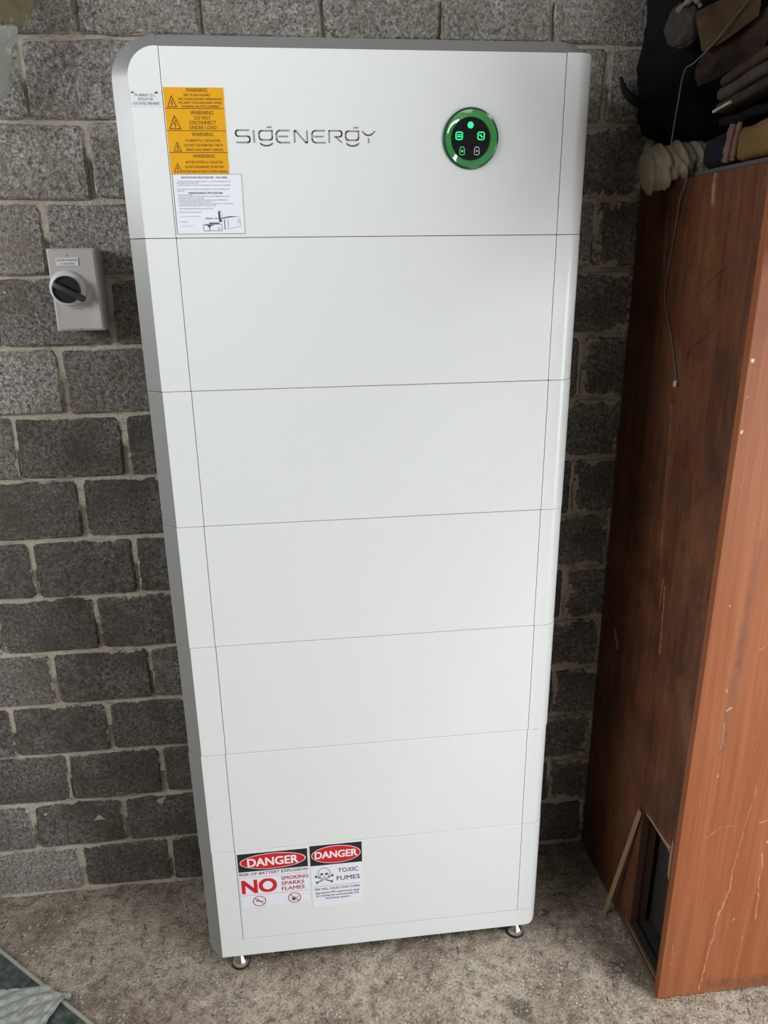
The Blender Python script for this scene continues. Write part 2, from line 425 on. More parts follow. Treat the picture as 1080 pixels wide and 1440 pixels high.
def block_mesh(seed, w=.230, h=.140):
    rr = random.Random(seed); bm = bmesh.new()
    def jit(a): return rr.uniform(-a, a)
    pts = []
    hw, hh = w / 2, h / 2; c = .007
    for x, z in [(-hw + c, -hh), (-hw * .33, -hh), (hw * .33, -hh), (hw - c, -hh), (hw, -hh + c), (hw, hh * .3), (hw, hh - c), (hw - c, hh), (hw * .33, hh), (-hw * .33, hh), (-hw + c, hh), (-hw, hh - c), (-hw, -hh * .3), (-hw, -hh + c)]:
        pts.append((x + jit(.0022), z + jit(.0022)))
    tilt, tz = jit(.0016), jit(.0012)
    def yf(x, z): return -.0010 + tilt * x / hw + tz * z / hh
    fr = [bm.verts.new((x * .965, yf(x, z), z * .945)) for x, z in pts]
    md = [bm.verts.new((x, yf(x, z) + .0045, z)) for x, z in pts]
    bk = [bm.verts.new((x, .045, z)) for x, z in pts]
    bm.faces.new(fr)
    n = len(pts)
    for i in range(n):
        j = (i + 1) % n
        bm.faces.new((fr[i], fr[j], md[j], md[i])); bm.faces.new((md[i], md[j], bk[j], bk[i]))
    bmesh.ops.recalc_face_normals(bm, faces=bm.faces)
    me = bpy.data.meshes.new('concrete_block'); bm.to_mesh(me); bm.free()
    return me
shapes = [block_mesh(k) for k in range(9)]
sets = {}
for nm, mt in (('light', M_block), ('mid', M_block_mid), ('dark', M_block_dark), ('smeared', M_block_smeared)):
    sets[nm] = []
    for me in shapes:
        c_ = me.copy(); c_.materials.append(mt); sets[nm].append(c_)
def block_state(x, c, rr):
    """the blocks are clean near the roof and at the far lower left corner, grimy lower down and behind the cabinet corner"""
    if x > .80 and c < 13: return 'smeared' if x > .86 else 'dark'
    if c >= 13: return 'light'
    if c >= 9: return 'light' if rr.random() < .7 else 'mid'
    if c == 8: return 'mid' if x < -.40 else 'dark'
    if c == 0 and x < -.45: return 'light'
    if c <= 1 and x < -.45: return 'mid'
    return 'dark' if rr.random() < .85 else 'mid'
rr = random.Random(3)
for c in range(20):                                   # course 0 stands on the floor
    zc = .002 + c * COURSE + .075
    if zc > 2.86: break
    even = (14 - c) % 2 == 0
    xj = (-.205 if even else -.320) - 4 * PITCH - (0 if c % 3 else .006)
    drift = (c - 7) * .0016
    for i in range(13):
        xc = xj + (i + .5) * PITCH + drift + rr.uniform(-.003, .003)
        if xc + .115 > 1.74: continue
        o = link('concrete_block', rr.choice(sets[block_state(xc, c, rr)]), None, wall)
        o.location = (xc, WY + rr.uniform(-.0012, .0018), zc + rr.uniform(-.0015, .0015))
        o.rotation_euler = (0, rr.uniform(-.006, .006), 0)

def floor_bm():
    bm = bmesh.new()
    xs = [-2.0 + .9 * i / 8 for i in range(8)] + [-1.1 + 2.9 * i / 290 for i in range(291)] + [1.8 + 1.62 * i / 8 for i in range(1, 9)]
    ys = [-3.92 + 2.82 * i / 10 for i in range(10)] + [-1.1 + 1.45 * i / 145 for i in range(146)]
    rows = []
    for y in ys:
        row = []
        for x in xs:
            z = 0.0
            if -1.1 <= x <= 1.8 and y >= -1.1:
                z = .0035 * fbm((x, y, 0), 5, 3) + .0022 * fbm((x, y, 0), 22, 3, 2)
                p = fbm((x, y, 0), 34, 2, 5)
                if p > .42: z -= (p - .42) * .012
                if y > .27: z -= (y - .27) * .10
                # keep a fair bearing under the unit, the cabinet and the board
                for (fx, fy, r) in ((-.013, .024, .05), (.698, .026, .05), (-.013, .22, .05), (.698, .22, .05)):
                    q = math.hypot(x - fx, y - fy)
                    if q < r: z *= (q / r) ** 2
                if x > .93 and y > -.24: z = min(z, 0) * .5 - .001
                z = min(z, .004)
            row.append(bm.verts.new((x, y, z)))
        rows.append(row)
    for a, b in zip(rows, rows[1:]):
        for i in range(len(xs) - 1): bm.faces.new((a[i], a[i + 1], b[i + 1], b[i]))
    return bm
floor = structure(obj('floor', floor_bm(), M_floor, smooth=True))
structure(obj('ceiling', box_bm(-2.0, 3.42, -3.9, .45, 2.90, 2.98), M_ceiling))
bm = box_bm(-2.1, -2.0, -3.9, -1.92, -.02, 2.90); box_bm(-2.1, -2.0, -.38, .45, -.02, 2.82, bm=bm)
box_bm(-2.1, -2.0, -1.92, -.38, -.02, 1.88, bm=bm); box_bm(-2.1, -2.0, -1.92, -.38, 2.47, 2.90, bm=bm)
structure(obj('wall_left', bm, M_plaster))
bm = bmesh.new()
for y in (-1.92, -1.16, -.40): box_bm(-2.04, -2.0, y - .02, y + .02, 1.88, 2.47, bm=bm)
for z in (1.89, 2.18, 2.46): box_bm(-2.035, -2.005, -1.92, -.38, z - .02, z + .02, bm=bm)
structure(obj('window_1', bm, M_plaster))
bm = box_bm(-2.1, 1.36, -4.0, -3.9, -.02, 2.90); box_bm(1.36, 2.14, -4.0, -3.9, 1.76, 2.90, bm=bm); box_bm(2.14, 3.42, -4.0, -3.9, -.02, 2.90, bm=bm)
structure(obj('wall_front', bm, M_plaster))
bm = box_bm(-2.0, -1.35, WY, .45, -.02, 2.90); box_bm(1.75, 3.42, WY, .45, -.02, 2.90, bm=bm)
structure(obj('wall_rear', bm, M_plaster))
bm = box_bm(3.42, 3.52, -1.91, .45, -.02, 2.90); box_bm(3.42, 3.52, -3.63, -1.91, 2.11, 2.90, bm=bm); box_bm(3.42, 3.52, -4.0, -3.63, -.02, 2.90, bm=bm)
structure(obj('wall_right', bm, M_plaster))
# unseen chest added left of view to keep window light off the lower wall
st_ = thing('blocker_chest', 'added tall grey chest, an unseen light blocker left of the view against the block wall', 'chest', (-1.22, .13, 0))
obj('carcass', box_bm(-1.50, -.95, -.02, .295, .004, 1.66, .004), M_body, st_)
obj('lid', box_bm(-1.51, -.94, -.03, .300, 1.661, 1.70, .006), M_body, st_)

# ------------------------------------------------------------------ the battery storage unit
unit = thing('battery_storage_unit', 'tall white seven-tier battery storage unit with green ring display, standing against the block wall', 'battery', (.33, .13, 0))
S7 = .100                                              # top of the plinth
XR, GAP = .692, .00045
ARC = [(.714 + .0325 * math.sin(t), .034 - .034 * math.cos(t)) for t in [PI / 2 * i / 24 for i in range(25)]]
RIGHT = [(XR + GAP, 0.0)] + ARC + [(.7465, .060), (.7440, .060), (XR + GAP, .0125)]
BODY = [(-.051, .0140), (.689, .0140), (.7425, .0625), (.7425, .255), (-.0815, .255), (-.0815, .0330)]
def chamfer_rows(front, back, t=.0015):
    return [front, back]
def solid_loft(front, back, depth=.008):
    """a thin sloping strip between two outlines, closed at the back"""
    f2 = [(x, y + depth, z) for x, y, z in front]; b2 = [(x, y + depth, z) for x, y, z in back]
    rows = [[f, b, bb, ff] for f, b, bb, ff in zip(front, back, b2, f2)]
    bm, vr = loft_bm(rows, close_u=True)
    bm.faces.new(vr[0]); bm.faces.new(vr[-1][::-1])
    return bm
def tier(name, z0, z1, dx=0.0, top=False):
    zt = z1 - .0024 if top else z1
    body = prism_bm([(x + dx * .3, y) for x, y in BODY], z0 + .0005, zt - .0005) if not top else None
    if top:                                            # rounded shoulder on the upper left of the body
        body = prism_bm([(x, y) for x, y in BODY], z0 + .0005, z1 - .004, ztop=lambda x: z1 - .062 if x < -.06 else z1 - .004)
    b = obj(name, body, M_body, unit)
    g = .00045
    obj('front_panel', box_bm(GAP + dx, XR - GAP + dx, 0, .0125, z0 + g, zt - (0 if top else g), .0013), M_white, b)
    if not top:
        obj('edge_strip', prism_bm([(-.053 + dx, 0), (-GAP + dx, 0), (-GAP + dx, .0125), (-.053 + dx, .0125)], z0 + g, zt - g, .0008), M_white, b)
        obj('edge_strip', prism_bm([(x + dx, y) for x, y in RIGHT], z0 + g, zt - g, .0008), M_white, b)
        obj('bevel_strip', prism_bm([(-.0532 + dx, .0003), (-.0532 + dx, .010), (-.083 + dx, .032), (-.083 + dx, .0215)], z0 + g, zt - g, .0006), M_bevel, b)
    return b
mods = []
shift = [0, .0005, -.0004, .0012, .0030, .0010, .0004]
for k in range(6):
    mods.append(tier('battery_module', S7 + .27 * k, S7 + .27 * (k + 1), shift[k + 1] if k != 3 else .0004))
Z0, Z1 = S7 + 1.62, 2.0182
inv = tier('inverter_module', Z0, Z1, top=True)
# upper left strip with its rounded corner
arcn = 14; cx, cz, r = -.053 + .048, Z1 - .0024 - .048, .048
pts = [(-.053, Z0 + .0007), (-GAP, Z0 + .0007), (-GAP, Z1 - .0024)] + [(cx + r * math.cos(PI / 2 + PI / 2 * i / arcn), cz + r * math.sin(PI / 2 + PI / 2 * i / arcn)) for i in range(arcn + 1)]
bm = bmesh.new()
f = [bm.verts.new((x, 0, z)) for x, z in pts]; g = [bm.verts.new((x, .0125, z)) for x, z in pts]
bm.faces.new(f); bm.faces.new(g[::-1])
for i in range(len(pts)): bm.faces.new((f[i], f[(i + 1) % len(pts)], g[(i + 1) % len(pts)], g[i]))
obj('edge_strip', bm, M_white, inv)
def rt(x):
    x0, rr_ = .7365, .0105
    return Z1 - .0024 if x < x0 else Z1 - .0024 - (rr_ - math.sqrt(max(0, rr_ ** 2 - min(rr_, x - x0) ** 2)))
obj('edge_strip', prism_bm(RIGHT, Z0 + .0007, 0, 0, ztop=rt), M_white, inv)
# silver bevel running up the left, round the corner and along the top
front = [(-.0532, .0004, Z0 + .0007), (-.0532, .0004, cz)] + [(cx + (r + .0002) * math.cos(PI - PI / 2 * i / arcn), .0004, cz + (r + .0002) * math.sin(PI - PI / 2 * i / arcn)) for i in range(1, arcn + 1)]
back = [(-.083, .0215, Z0 + .0007), (-.083, .0215, cz)] + [(cx + .078 * math.cos(PI - PI / 2 * i / arcn), .0215, cz + .0685 * math.sin(PI - PI / 2 * i / arcn)) for i in range(1, arcn + 1)]
obj('bevel_strip', solid_loft(front, back), M_bevel_top, inv, smooth=True)
zt, zb = Z1 - .0022, cz + .0685
front = [(cx + .0004, .0004, zt), (.690, .0004, zt), (.712, .001, zt), (.728, .003, zt), (.738, .010, zt - .0012), (.7445, .022, zt - .0105)]
back = [(cx + .0004, .0215, zb), (.690, .0215, zb), (.712, .0220, zb - .0035), (.726, .023, zb - .012), (.7365, .026, zb - .022), (.743, .030, zb - .034)]
obj('bevel_strip', solid_loft(front, back), M_bevel_top, inv, smooth=True)
# plinth
def zpl(x):
    x0, rr_ = .728, .018
    return .049 if x < x0 else .049 + (rr_ - math.sqrt(max(0, rr_ ** 2 - min(rr_, x - x0) ** 2)))
plb = obj('plinth', prism_bm(BODY, .052, S7 - .0008), M_body, unit)
obj('front_panel', prism_bm([(-.053, 0), (.700, 0)] + ARC + [(.7465, .060), (.7440, .060), (.690, .0125), (-.053, .0125)], .049, S7 - .0007, .0008, zbot=zpl), M_white, plb)
fr = [(-.0532, .0004, S7 - .0007)] * 1; rows_f, rows_b = [], []
for i in range(11):
    t = i / 10; z = (S7 - .0007) + (.050 - S7) * t
    rows_f.append((-.0532, .0004, z)); s_ = max(0.0, (t - .25) / .75)
    w = math.sqrt(max(0.0, 1 - s_ ** 2.2)); rows_b.append((-.0545 - .0285 * w, .0012 + .0203 * w, z))
obj('bevel_strip', solid_loft(rows_f, rows_b), M_bevel, plb, smooth=True)
for fx, fy in ((-.013, .024), (.698, .026), (-.013, .22), (.698, .22)):
    ft = obj('levelling_foot', lathe_bm([(.0215, .0065), (.0215, .010), (.017, .019), (.0105, .028), (.0085, .031), (.0085, .034), (.0065, .034), (.0065, .0525)], 28, c=(fx, fy, 0)), M_chrome, unit, smooth=True)
    obj('rubber_pad', lathe_bm([(.0225, -.001), (.0235, .003), (.0225, .0068)], 28, c=(fx, fy, 0)), M_rubber, ft, smooth=True)

# ------------------------------------------------------------------ flat print helper (print lies on the face at depth y, facing -y)
class Print:
    def __init__(s, y): s.bm = bmesh.new(); s.y = y
    def poly(s, pts): s.bm.faces.new([s.bm.verts.new((x, s.y, z)) for x, z in pts]); return s
    def rect(s, x0, x1, z0, z1): return s.poly([(x0, z0), (x1, z0), (x1, z1), (x0, z1)])
    def ell(s, cx, cz, rx, rz, n=40): return s.poly([(cx + rx * math.cos(2 * PI * i / n), cz + rz * math.sin(2 * PI * i / n)) for i in range(n)])
    def ring(s, cx, cz, rx, rz, t, n=40, a0=0.0, a1=2 * PI):
        for i in range(n):
            a, b = a0 + (a1 - a0) * i / n, a0 + (a1 - a0) * (i + 1) / n
            s.poly([(cx + rx * math.cos(a), cz + rz * math.sin(a)), (cx + rx * math.cos(b), cz + rz * math.sin(b)),
                    (cx + (rx - t) * math.cos(b), cz + (rz - t) * math.sin(b)), (cx + (rx - t) * math.cos(a), cz + (rz - t) * math.sin(a))])
        return s
    def stroke(s, pts, w, closed=False):
        P = [Vector(p) for p in pts]
        segs = list(zip(P, P[1:])) + ([(P[-1], P[0])] if closed else [])
        for a, b in segs:
            d = b - a
            if d.length < 1e-7: continue
            d.normalize(); nn = Vector((-d.y, d.x)) * (w / 2); e = d * (w * .12)
            s.poly([(a - e + nn)[:], (a - e - nn)[:], (b + e - nn)[:], (b + e + nn)[:]])
        for p in (P if closed else P[1:-1]): s.ell(p.x, p.y, w / 2, w / 2, 8)
        return s
    def texts(s, items):
        """items: (string, x, z baseline, cap height, width or None, align, weight)"""
        objs = []
        for (t, x, z, h, w, al, bold) in items:
            cu = bpy.data.curves.new('t', 'FONT'); cu.body = t; cu.size = 1.0; cu.resolution_u = 6 if h > .015 else 2
            o = bpy.data.objects.new('t', cu); C.objects.link(o); objs.append((o, cu, x, z, h, w, al))
        bpy.context.view_layer.update(); dg = bpy.context.evaluated_depsgraph_get()
        for (o, cu, x, z, h, w, al) in objs:
            me = bpy.data.meshes.new_from_object(o.evaluated_get(dg))
            if len(me.vertices):
                xs = [v.co.x for v in me.vertices]; x0, x1 = min(xs), max(xs)
                ky = h / .70; kx = (w / (x1 - x0)) if w else ky
                W = (x1 - x0) * kx
                ox = x - (x0 * kx) - (0 if al == 'L' else W / 2 if al == 'C' else W)
                base = [v.co.copy() for v in me.vertices]; wgt = bold * h * .9
                for q_, (ax, az) in enumerate([(0, 0)] if bold < .006 else [(-1, -.7), (1, -.7), (-1, .7), (1, .7), (0, 0)]):
                    for v, c_ in zip(me.vertices, base): v.co = Vector((ox + c_.x * kx + ax * wgt, s.y - q_ * 1.5e-5, z + c_.y * ky + az * wgt))
                    s.bm.from_mesh(me)
            bpy.data.meshes.remove(me); bpy.data.objects.remove(o); bpy.data.curves.remove(cu)
        return s
    def put(s, name, mat, parent):
        bm = s.bm
        for f in bm.faces:
            f.normal_update()
            if f.normal.y > 0: f.normal_flip()
        me = bpy.data.meshes.new(name); bm.to_mesh(me); bm.free()
        return link(name, me, mat, parent)

# maker's wordmark in rounded strokes
K = .000239; LX, LZ = .1155 - 40 * K, 1.8727
pr = Print(-.0003); W_ = .0027
def st(pts, closed=False): pr.stroke([(LX + x * K, LZ + z * K) for x, z in pts], W_, closed)
st([(138, 80), (57, 80), (46, 74), (43, 64), (43, 54), (47, 46), (57, 41), (127, 41), (137, 36), (140, 27), (140, 14), (136, 5), (126, 1), (43, 1)])
st([(169, 80), (171, 0)])
for ox in (0, 621):
    st([(300 + ox, 77), (225 + ox, 77), (212 + ox, 72), (207 + ox, 60), (207 + ox, 36), (212 + ox, 23), (225 + ox, 18), (284 + ox, 18), (296 + ox, 23), (300 + ox, 36)], True)
    st([(266 + ox, 100), (298 + ox, 100)])
    st([(211 + ox, -1), (222 + ox, -12), (240 + ox, -19), (257 + ox, -20), (275 + ox, -18), (291 + ox, -11), (302 + ox, -1)])
for ox in (0, 255):
    st([(424 + ox, 79), (352 + ox, 79), (337 + ox, 72), (330 + ox, 58), (330 + ox, 22), (337 + ox, 8), (352 + ox, 1), (425 + ox, 1)])
    st([(345 + ox, 41), (412 + ox, 41)])
st([(459, 0), (459, 76), (468, 78), (538, 2), (549, 2), (549, 79)])
st([(708, 0), (708, 79), (786, 79), (796, 74), (799, 66), (799, 54), (795, 45), (784, 40), (745, 40)]); st([(756, 38), (799, 2)])
st([(949, 76), (970, 57), (985, 51), (1002, 51), (1018, 57), (1041, 77)]); st([(994, 32), (995, 0)])
pr.put('wordmark', M_logo, unit)

# round display
DX, DZ = .5245, 1.8800
disp = obj('display', lathe_bm([(.0, .0030), (.0345, .0030), (.0350, .0012), (.0352, -.004)], 48, 'Y', (DX, 0, DZ)), M_glass_black, unit, smooth=True)
bm = lathe_bm([(.0350, .0012), (.0375, .0022), (.0430, .0044), (.0462, .0050)], 48, 'Y', (DX, 0, DZ)); bmesh.ops.delete(bm, geom=[f for f in bm.faces if len(f.verts) > 4], context='FACES')
obj('lit_ring', bm, M_ring, disp, smooth=True)
bm = lathe_bm([(.0462, .0050), (.0488, .0044), (.0500, .0026), (.0500, -.002)], 48, 'Y', (DX, 0, DZ)); bmesh.ops.delete(bm, geom=[f for f in bm.faces if len(f.verts) > 4], context='FACES')
obj('ring_edge', bm, M_ring_edge, disp, smooth=True)
yd = -.0034
Print(yd).ell(DX - .0012, DZ + .0215, .0054, .0054).put('indicator_light', M_led, disp)
def icon_sq(cx, wave):
    p = Print(yd); a = .0058
    p.stroke([(cx - a, DZ + .0085), (cx - a, DZ + .0005), (cx - a * .6, DZ - .0015), (cx + a * .6, DZ - .0015), (cx + a, DZ + .0005), (cx + a, DZ + .0085), (cx + a * .6, DZ + .0102), (cx - a * .6, DZ + .0102)], .0017, True)
    if wave: p.stroke([(cx - .0035, DZ + .0058), (cx - .001, DZ + .0062), (cx + .001, DZ + .0028), (cx + .0036, DZ + .0030)], .0018)
    else: p.stroke([(cx - .0036, DZ + .0060), (cx + .0036, DZ + .0060)], .0015); p.stroke([(cx - .0036, DZ + .0030), (cx + .0036, DZ + .0030)], .0022)
    p.put('indicator_light', M_led, disp)
icon_sq(DX - .0212, False); icon_sq(DX + .0180, True)
def icon_small(cx, mat, dot):
    p = Print(yd); zc = DZ - .0195
    p.stroke([(cx - .0042, zc - .0055), (cx - .0042, zc + .003), (cx - .002, zc + .0062), (cx + .002, zc + .0062), (cx + .0042, zc + .003), (cx + .0042, zc - .0055), (cx + .002, zc - .0066), (cx - .002, zc - .0066)], .0013, True)
    p.ell(cx, zc - .0005, dot, dot, 14); p.put('indicator_light', mat, disp)
icon_small(DX - .0155, M_led_dim, .0022); icon_small(DX + .0110, M_led_white, .0016)

# labels: each a thin plate on the unit, print as sub-parts
def plate(name, x0, x1, z0, z1, mat, t=.0007): return obj(name, box_bm(x0, x1, -t, .0, z0, z1), mat, unit)
def pictogram_bolt(p, cx, zb, w, h, t):
    A, B, D = (cx - w / 2, zb), (cx + w / 2, zb), (cx, zb + h)
    p.stroke([A, B, D], t, True)
    p.stroke([(cx + .08 * w, zb + .66 * h), (cx - .10 * w, zb + .38 * h), (cx + .10 * w, zb + .36 * h), (cx - .03 * w, zb + .10 * h)], t * .95)
# amber warning stack
ax0, ax1, az0, az1 = .002, .1005, 1.8235, 1.9555
lab = plate('warning_label', ax0, ax1, az0, az1, M_amber)
rows = [1.9240, 1.8905, 1.8570]
p = Print(-.0009)
for z in rows: p.rect(ax0, ax1, z - .0005, z + .0005)
pictogram_bolt(p, .0145, 1.9263, .0145, .0165, .0012); pictogram_bolt(p, .0165, 1.8932, .0180, .0195, .0014)
pictogram_bolt(p, .0172, 1.8592, .0125, .0135, .0011); pictogram_bolt(p, .0145, 1.8265, .0125, .0135, .0011)
mc = .0595
p.texts([('WARNING', .0565, 1.9487, .0058, .035, 'C', .040), ('ARC FLASH HAZARD', .0565, 1.9424, .0038, .044, 'C', .018), ('ARC FLASH HAZARD APPROPRIATE', .0615, 1.9366, .0034, .072, 'C', .004),
         ('PPE AND TOOLS REQUIRED WHILE', .0615, 1.9310, .0034, .071, 'C', .004), ('WORKING ON THIS EQUIPMENT', .0615, 1.9254, .0034, .063, 'C', .004),
         ('WARNING', .0625, 1.9148, .0062, .038, 'C', .040), ('DO NOT', .0625, 1.9074, .0056, .027, 'C', .030), ('DISCONNECT', .0625, 1.9001, .0056, .044, 'C', .022), ('UNDER LOAD', .0625, 1.8927, .0056, .045, 'C', .030),
         ('WARNING', .0605, 1.8822, .0058, .036, 'C', .040), ('PV ARRAY D.C. ISOLATORS', .0605, 1.8735, .0040, .058, 'C', .022), ('DO NOT DE-ENERGISE THE PV', .0612, 1.8664, .0040, .064, 'C', .005), ('ARRAY AND ARRAY CABLE(S)', .0618, 1.8594, .0040, .062, 'C', .005),
         ('WARNING', .0600, 1.8487, .0058, .037, 'C', .040), ('BATTERY SYSTEM D.C. ISOLATORS', .0600, 1.8402, .0038, .062, 'C', .006), ('DO NOT DE-ENERGISE THE BATTERY', .0600, 1.8328, .0038, .066, 'C', .006), ('SYSTEM AND BATTERY SYSTEM CABLING', .0600, 1.8256, .0038, .076, 'C', .006)])
p.put('text', M_ink_amber, lab)
# white procedure sheet
wx0, wx1, wz0, wz1 = .0035, .1212, 1.7265, 1.8232
lab = plate('procedure_label', wx0, wx1, wz0, wz1, M_lwhite)
p = Print(-.0009)
for a, b, c, d in ((wx0, wx1, wz0, wz0 + .0007), (wx0, wx1, wz1 - .0005, wz1), (wx0, wx0 + .0008, wz0, wz1), (wx1 - .0005, wx1, wz0, wz1)): p.rect(a, b, c, d)
L = wx0 + .006
p.texts([('SHUTDOWN PROCEDURE - ON GRID', .0575, 1.8163, .0031, .078, 'C', .030), ('MAINTENANCE PROCEDURE', .0580, 1.7915, .0034, .058, 'C', .030), ('WIRING - AS', .0640, 1.7507, .0026, .021, 'C', .018)])
# the drawing of the battery and its isolator
p.stroke([(.0500, .0), (.0, .0)], 1e-4) if False else None
bx0, bx1, bz0, bz1 = .0495, .0815, 1.7315, 1.7425
p.stroke([(bx0, bz0 + .0015), (bx0 + .0015, bz0), (bx1 - .0015, bz0), (bx1, bz0 + .0015), (bx1, bz1 - .0015), (bx1 - .0015, bz1), (bx0 + .0015, bz1), (bx0, bz1 - .0015)], .0008, True)
p.poly([(.0555, 1.7410), (.0640, 1.7410), (.0598, 1.7360)]); p.stroke([(.0598, 1.736), (.0598, 1.7325)], .0012); p.rect(.0525, .068, 1.7405, 1.7417)
p.stroke([(.0745, 1.7335), (.0745, 1.7360), (.0775, 1.7360), (.0775, 1.7335)], .0008); p.rect(.0595, .0775, 1.7432, 1.7452)
p.rect(.0765, .0800, 1.7495, 1.7640); p.rect(.0772, .0822, 1.7462, 1.7500)
p.poly([(.0790, 1.7508), (.0960, 1.7535), (.1130, 1.7548), (.0960, 1.7556), (.0790, 1.7522)])
p.stroke([(.0868, 1.7335), (.0862, 1.7500)], .0013); p.stroke([(.0925, 1.7350), (.0925, 1.7500)], .0006)
p.put('text', M_ink, lab)
p = Print(-.0009)
lines = [(1.8106, '1. OPEN SOLAR/BATTERY NORMAL SUPPLY A.C. ISOLATOR LABELLED SET UP', .092), (1.8077, 'AND VERIFY UNIT IS ISOLATED', .037), (1.8046, '2. OPEN PV ARRAY D.C. ISOLATOR BREAKERS AND TURN OFF AT INVERTER', .092), (1.7982, 'TO INDIVIDUALLY SHUTDOWN FOLLOW INVERTER A.C. OFF TO INVERTER UNIT', .090), (1.7951, 'TURN OFF', .013),
         (1.7892, '1. ON THE MAIN UNIT', .025), (1.7868, '2. CHECK D.C. FOR SAFE SHUT DOWN (WAIT 5 MIN.), IN ACCORDANCE WITH NZ/AS', .089), (1.7838, 'AND VERIFY CELLS D.C. NOT LIVE', .044), (1.7809, '3. CHECK ISOLATOR SWITCH POSITIONS (WAIT), NOT ENERGISED AT', .086), (1.7780, 'ISOLATOR AND CHECK FUSES D.C. NOT LIVE', .056),
         (1.7752, '4. TO RE-ENERGISE, CHECK WIRING INTACT, CLOSE ALL D.C. ISOLATORS, A.C.', .095), (1.7722, 'BREAKER AND SOLAR ISOLATORS WITH CARE AS LISTED', .064), (1.7672, 'TURN ON IN REVERSE PROCEDURE FOLLOWING TO DATE', .058), (1.7617, 'Manufacturer installation details', .037), (1.7462, 'Date/signed by', .013)]
p.texts([(t, L + (.0 if z > 1.78 else .001), z, .0019, w, 'L', .0) for z, t, w in lines])
p.rect(L + .001, L + .037, 1.7552, 1.7556); p.rect(L + .001, L + .024, 1.7395, 1.7399)
p.stroke([(.0935, 1.7345), (.1135, 1.7390), (.1135, 1.7530)], .0005); p.ring(.1105, 1.7470, .0022, .0030, .0004, 16); p.stroke([(.083, 1.7495), (.083, 1.7640), (.0795, 1.7645)], .0004)
p.put('small_text', M_ink_soft, lab)
# small engraved plate on the left strip
lab = plate('engraved_plate', -.0525, -.0025, 1.9262, 1.9520, M_edgeplate, .0012)
p = Print(-.0014).ell(-.0478, 1.9470, .0026, .0013, 12).ell(-.0092, 1.9470, .0028, .0015, 12)
p.texts([('PV ARRAY D.C.', -.0275, 1.9412, .0042, .034, 'C', .004), ('ISOLATOR', -.0275, 1.9353, .0042, .024, 'C', .004), ('LOCATED BEHIND', -.0272, 1.9290, .0042, .043, 'C', .004)])
p.put('text', M_ink, lab)
# danger labels at the bottom
def danger(x0, x1, z0, z1, band):
    lab = plate('danger_label', x0, x1, z0, z1, M_lwhite); w = x1 - x0; zc = z1 - band / 2; xc = (x0 + x1) / 2
    Print(-.0009).rect(x0, x1, z1 - band, z1).put('black_band', M_lblack, lab)
    Print(-.0011).ell(xc, zc, w * .475, band * .43).put('oval_outline', M_lwtext, lab)
    Print(-.0013).ell(xc, zc, w * .463, band * .405).put('red_oval', M_lred, lab)
    return lab, xc, zc, w
lab, xc, zc, w = danger(.0050, .1685, .1985, .3615, .0535)
Print(-.0016).texts([('DANGER', xc, zc - .0115, .0230, .118, 'C', .040)]).put('heading', M_lwtext, lab)
p = Print(-.0009).texts([('RISK OF BATTERY EXPLOSION', xc, .2970, .0078, .160, 'C', .030)]); p.put('text', M_ink, lab)
p = Print(-.0009).texts([('NO', .0105, .2435, .0390, .0800, 'L', .055)]); p.rect(.006, .1680, .2365, .2372); p.rect(.006, .1680, .2905, .2911)
p.put('heading', M_lred, lab)
p = Print(-.0009).texts([('SMOKING', .1035, .2745, .0105, .0640, 'L', .035), ('SPARKS', .1035, .2585, .0105, .0540, 'L', .035), ('FLAMES', .1035, .2425, .0105, .0540, 'L', .035)])
p.put('red_text', M_lpink, lab)
for cx in (.0480, .1320):
    q = Print(-.0009).ring(cx, .2165, .0158, .0158, .0022, 36); q.stroke([(cx - .0105, .2270), (cx + .0105, .2060)], .0020)
    q.put('prohibition_sign', M_lpink, lab)
p = Print(-.0008); p.stroke([(.039, .2175), (.0475, .2165), (.0575, .2150)], .0026); p.stroke([(.044, .2235), (.0475, .2185)], .0016)
p.put('cigarette_pictogram', M_ink, lab)
p = Print(-.0008); p.poly([(.1255, .2085), (.1335, .2085), (.1350, .2150), (.1320, .2210), (.1290, .2160), (.1262, .2190)]); p.stroke([(.134, .2135), (.142, .2195)], .0016)
p.put('flame_pictogram', M_ink, lab)
lab, xc, zc, w = danger(.1745, .2985, .1790, .3660, .0600)
Print(-.0016).texts([('DANGER', xc, zc - .0090, .0200, .100, 'C', .040)]).put('heading', M_lwtext, lab)
p = Print(-.0009).texts([('TOXIC', .2640, .2800, .0125, .0490, 'C', .045), ('FUMES', .2640, .2560, .0130, .0560, 'C', .045), ('FIRE WILL CAUSE TOXIC FUMES', xc, .2305, .0065, .110, 'C', .030),
                         ('Appropriate PPE requirements apply', xc, .2195, .0060, .107, 'C', .018), ('for entering the environment(s) with', xc, .2105, .0060, .104, 'C', .018), ('the battery systems', xc, .2015, .0060, .060, 'C', .018)])
p.rect(.180, .293, .2420, .2426)
p.put('text', M_ink, lab)
p = Print(-.0009); kx, kz = .2060, .2790
p.ring(kx, kz + .004, .0150, .0150, .0013, 30, -.35, PI + .35)
p.stroke([(kx - .0138, kz - .001), (kx - .0095, kz - .007), (kx - .0085, kz - .014), (kx - .004, kz - .017), (kx + .004, kz - .017), (kx + .0085, kz - .014), (kx + .0095, kz - .007), (kx + .0138, kz - .001)], .0013)
p.ell(kx - .0058, kz, .0038, .0034, 16); p.ell(kx + .0058, kz, .0038, .0034, 16); p.poly([(kx - .0018, kz - .0075), (kx + .0018, kz - .0075), (kx, kz - .0035)])
p.stroke([(kx - .006, kz - .0125), (kx + .006, kz - .0125)], .0010)
for q in (-3, 0, 3): p.stroke([(kx + q * .001, kz - .0105), (kx + q * .001, kz - .0155)], .0007)
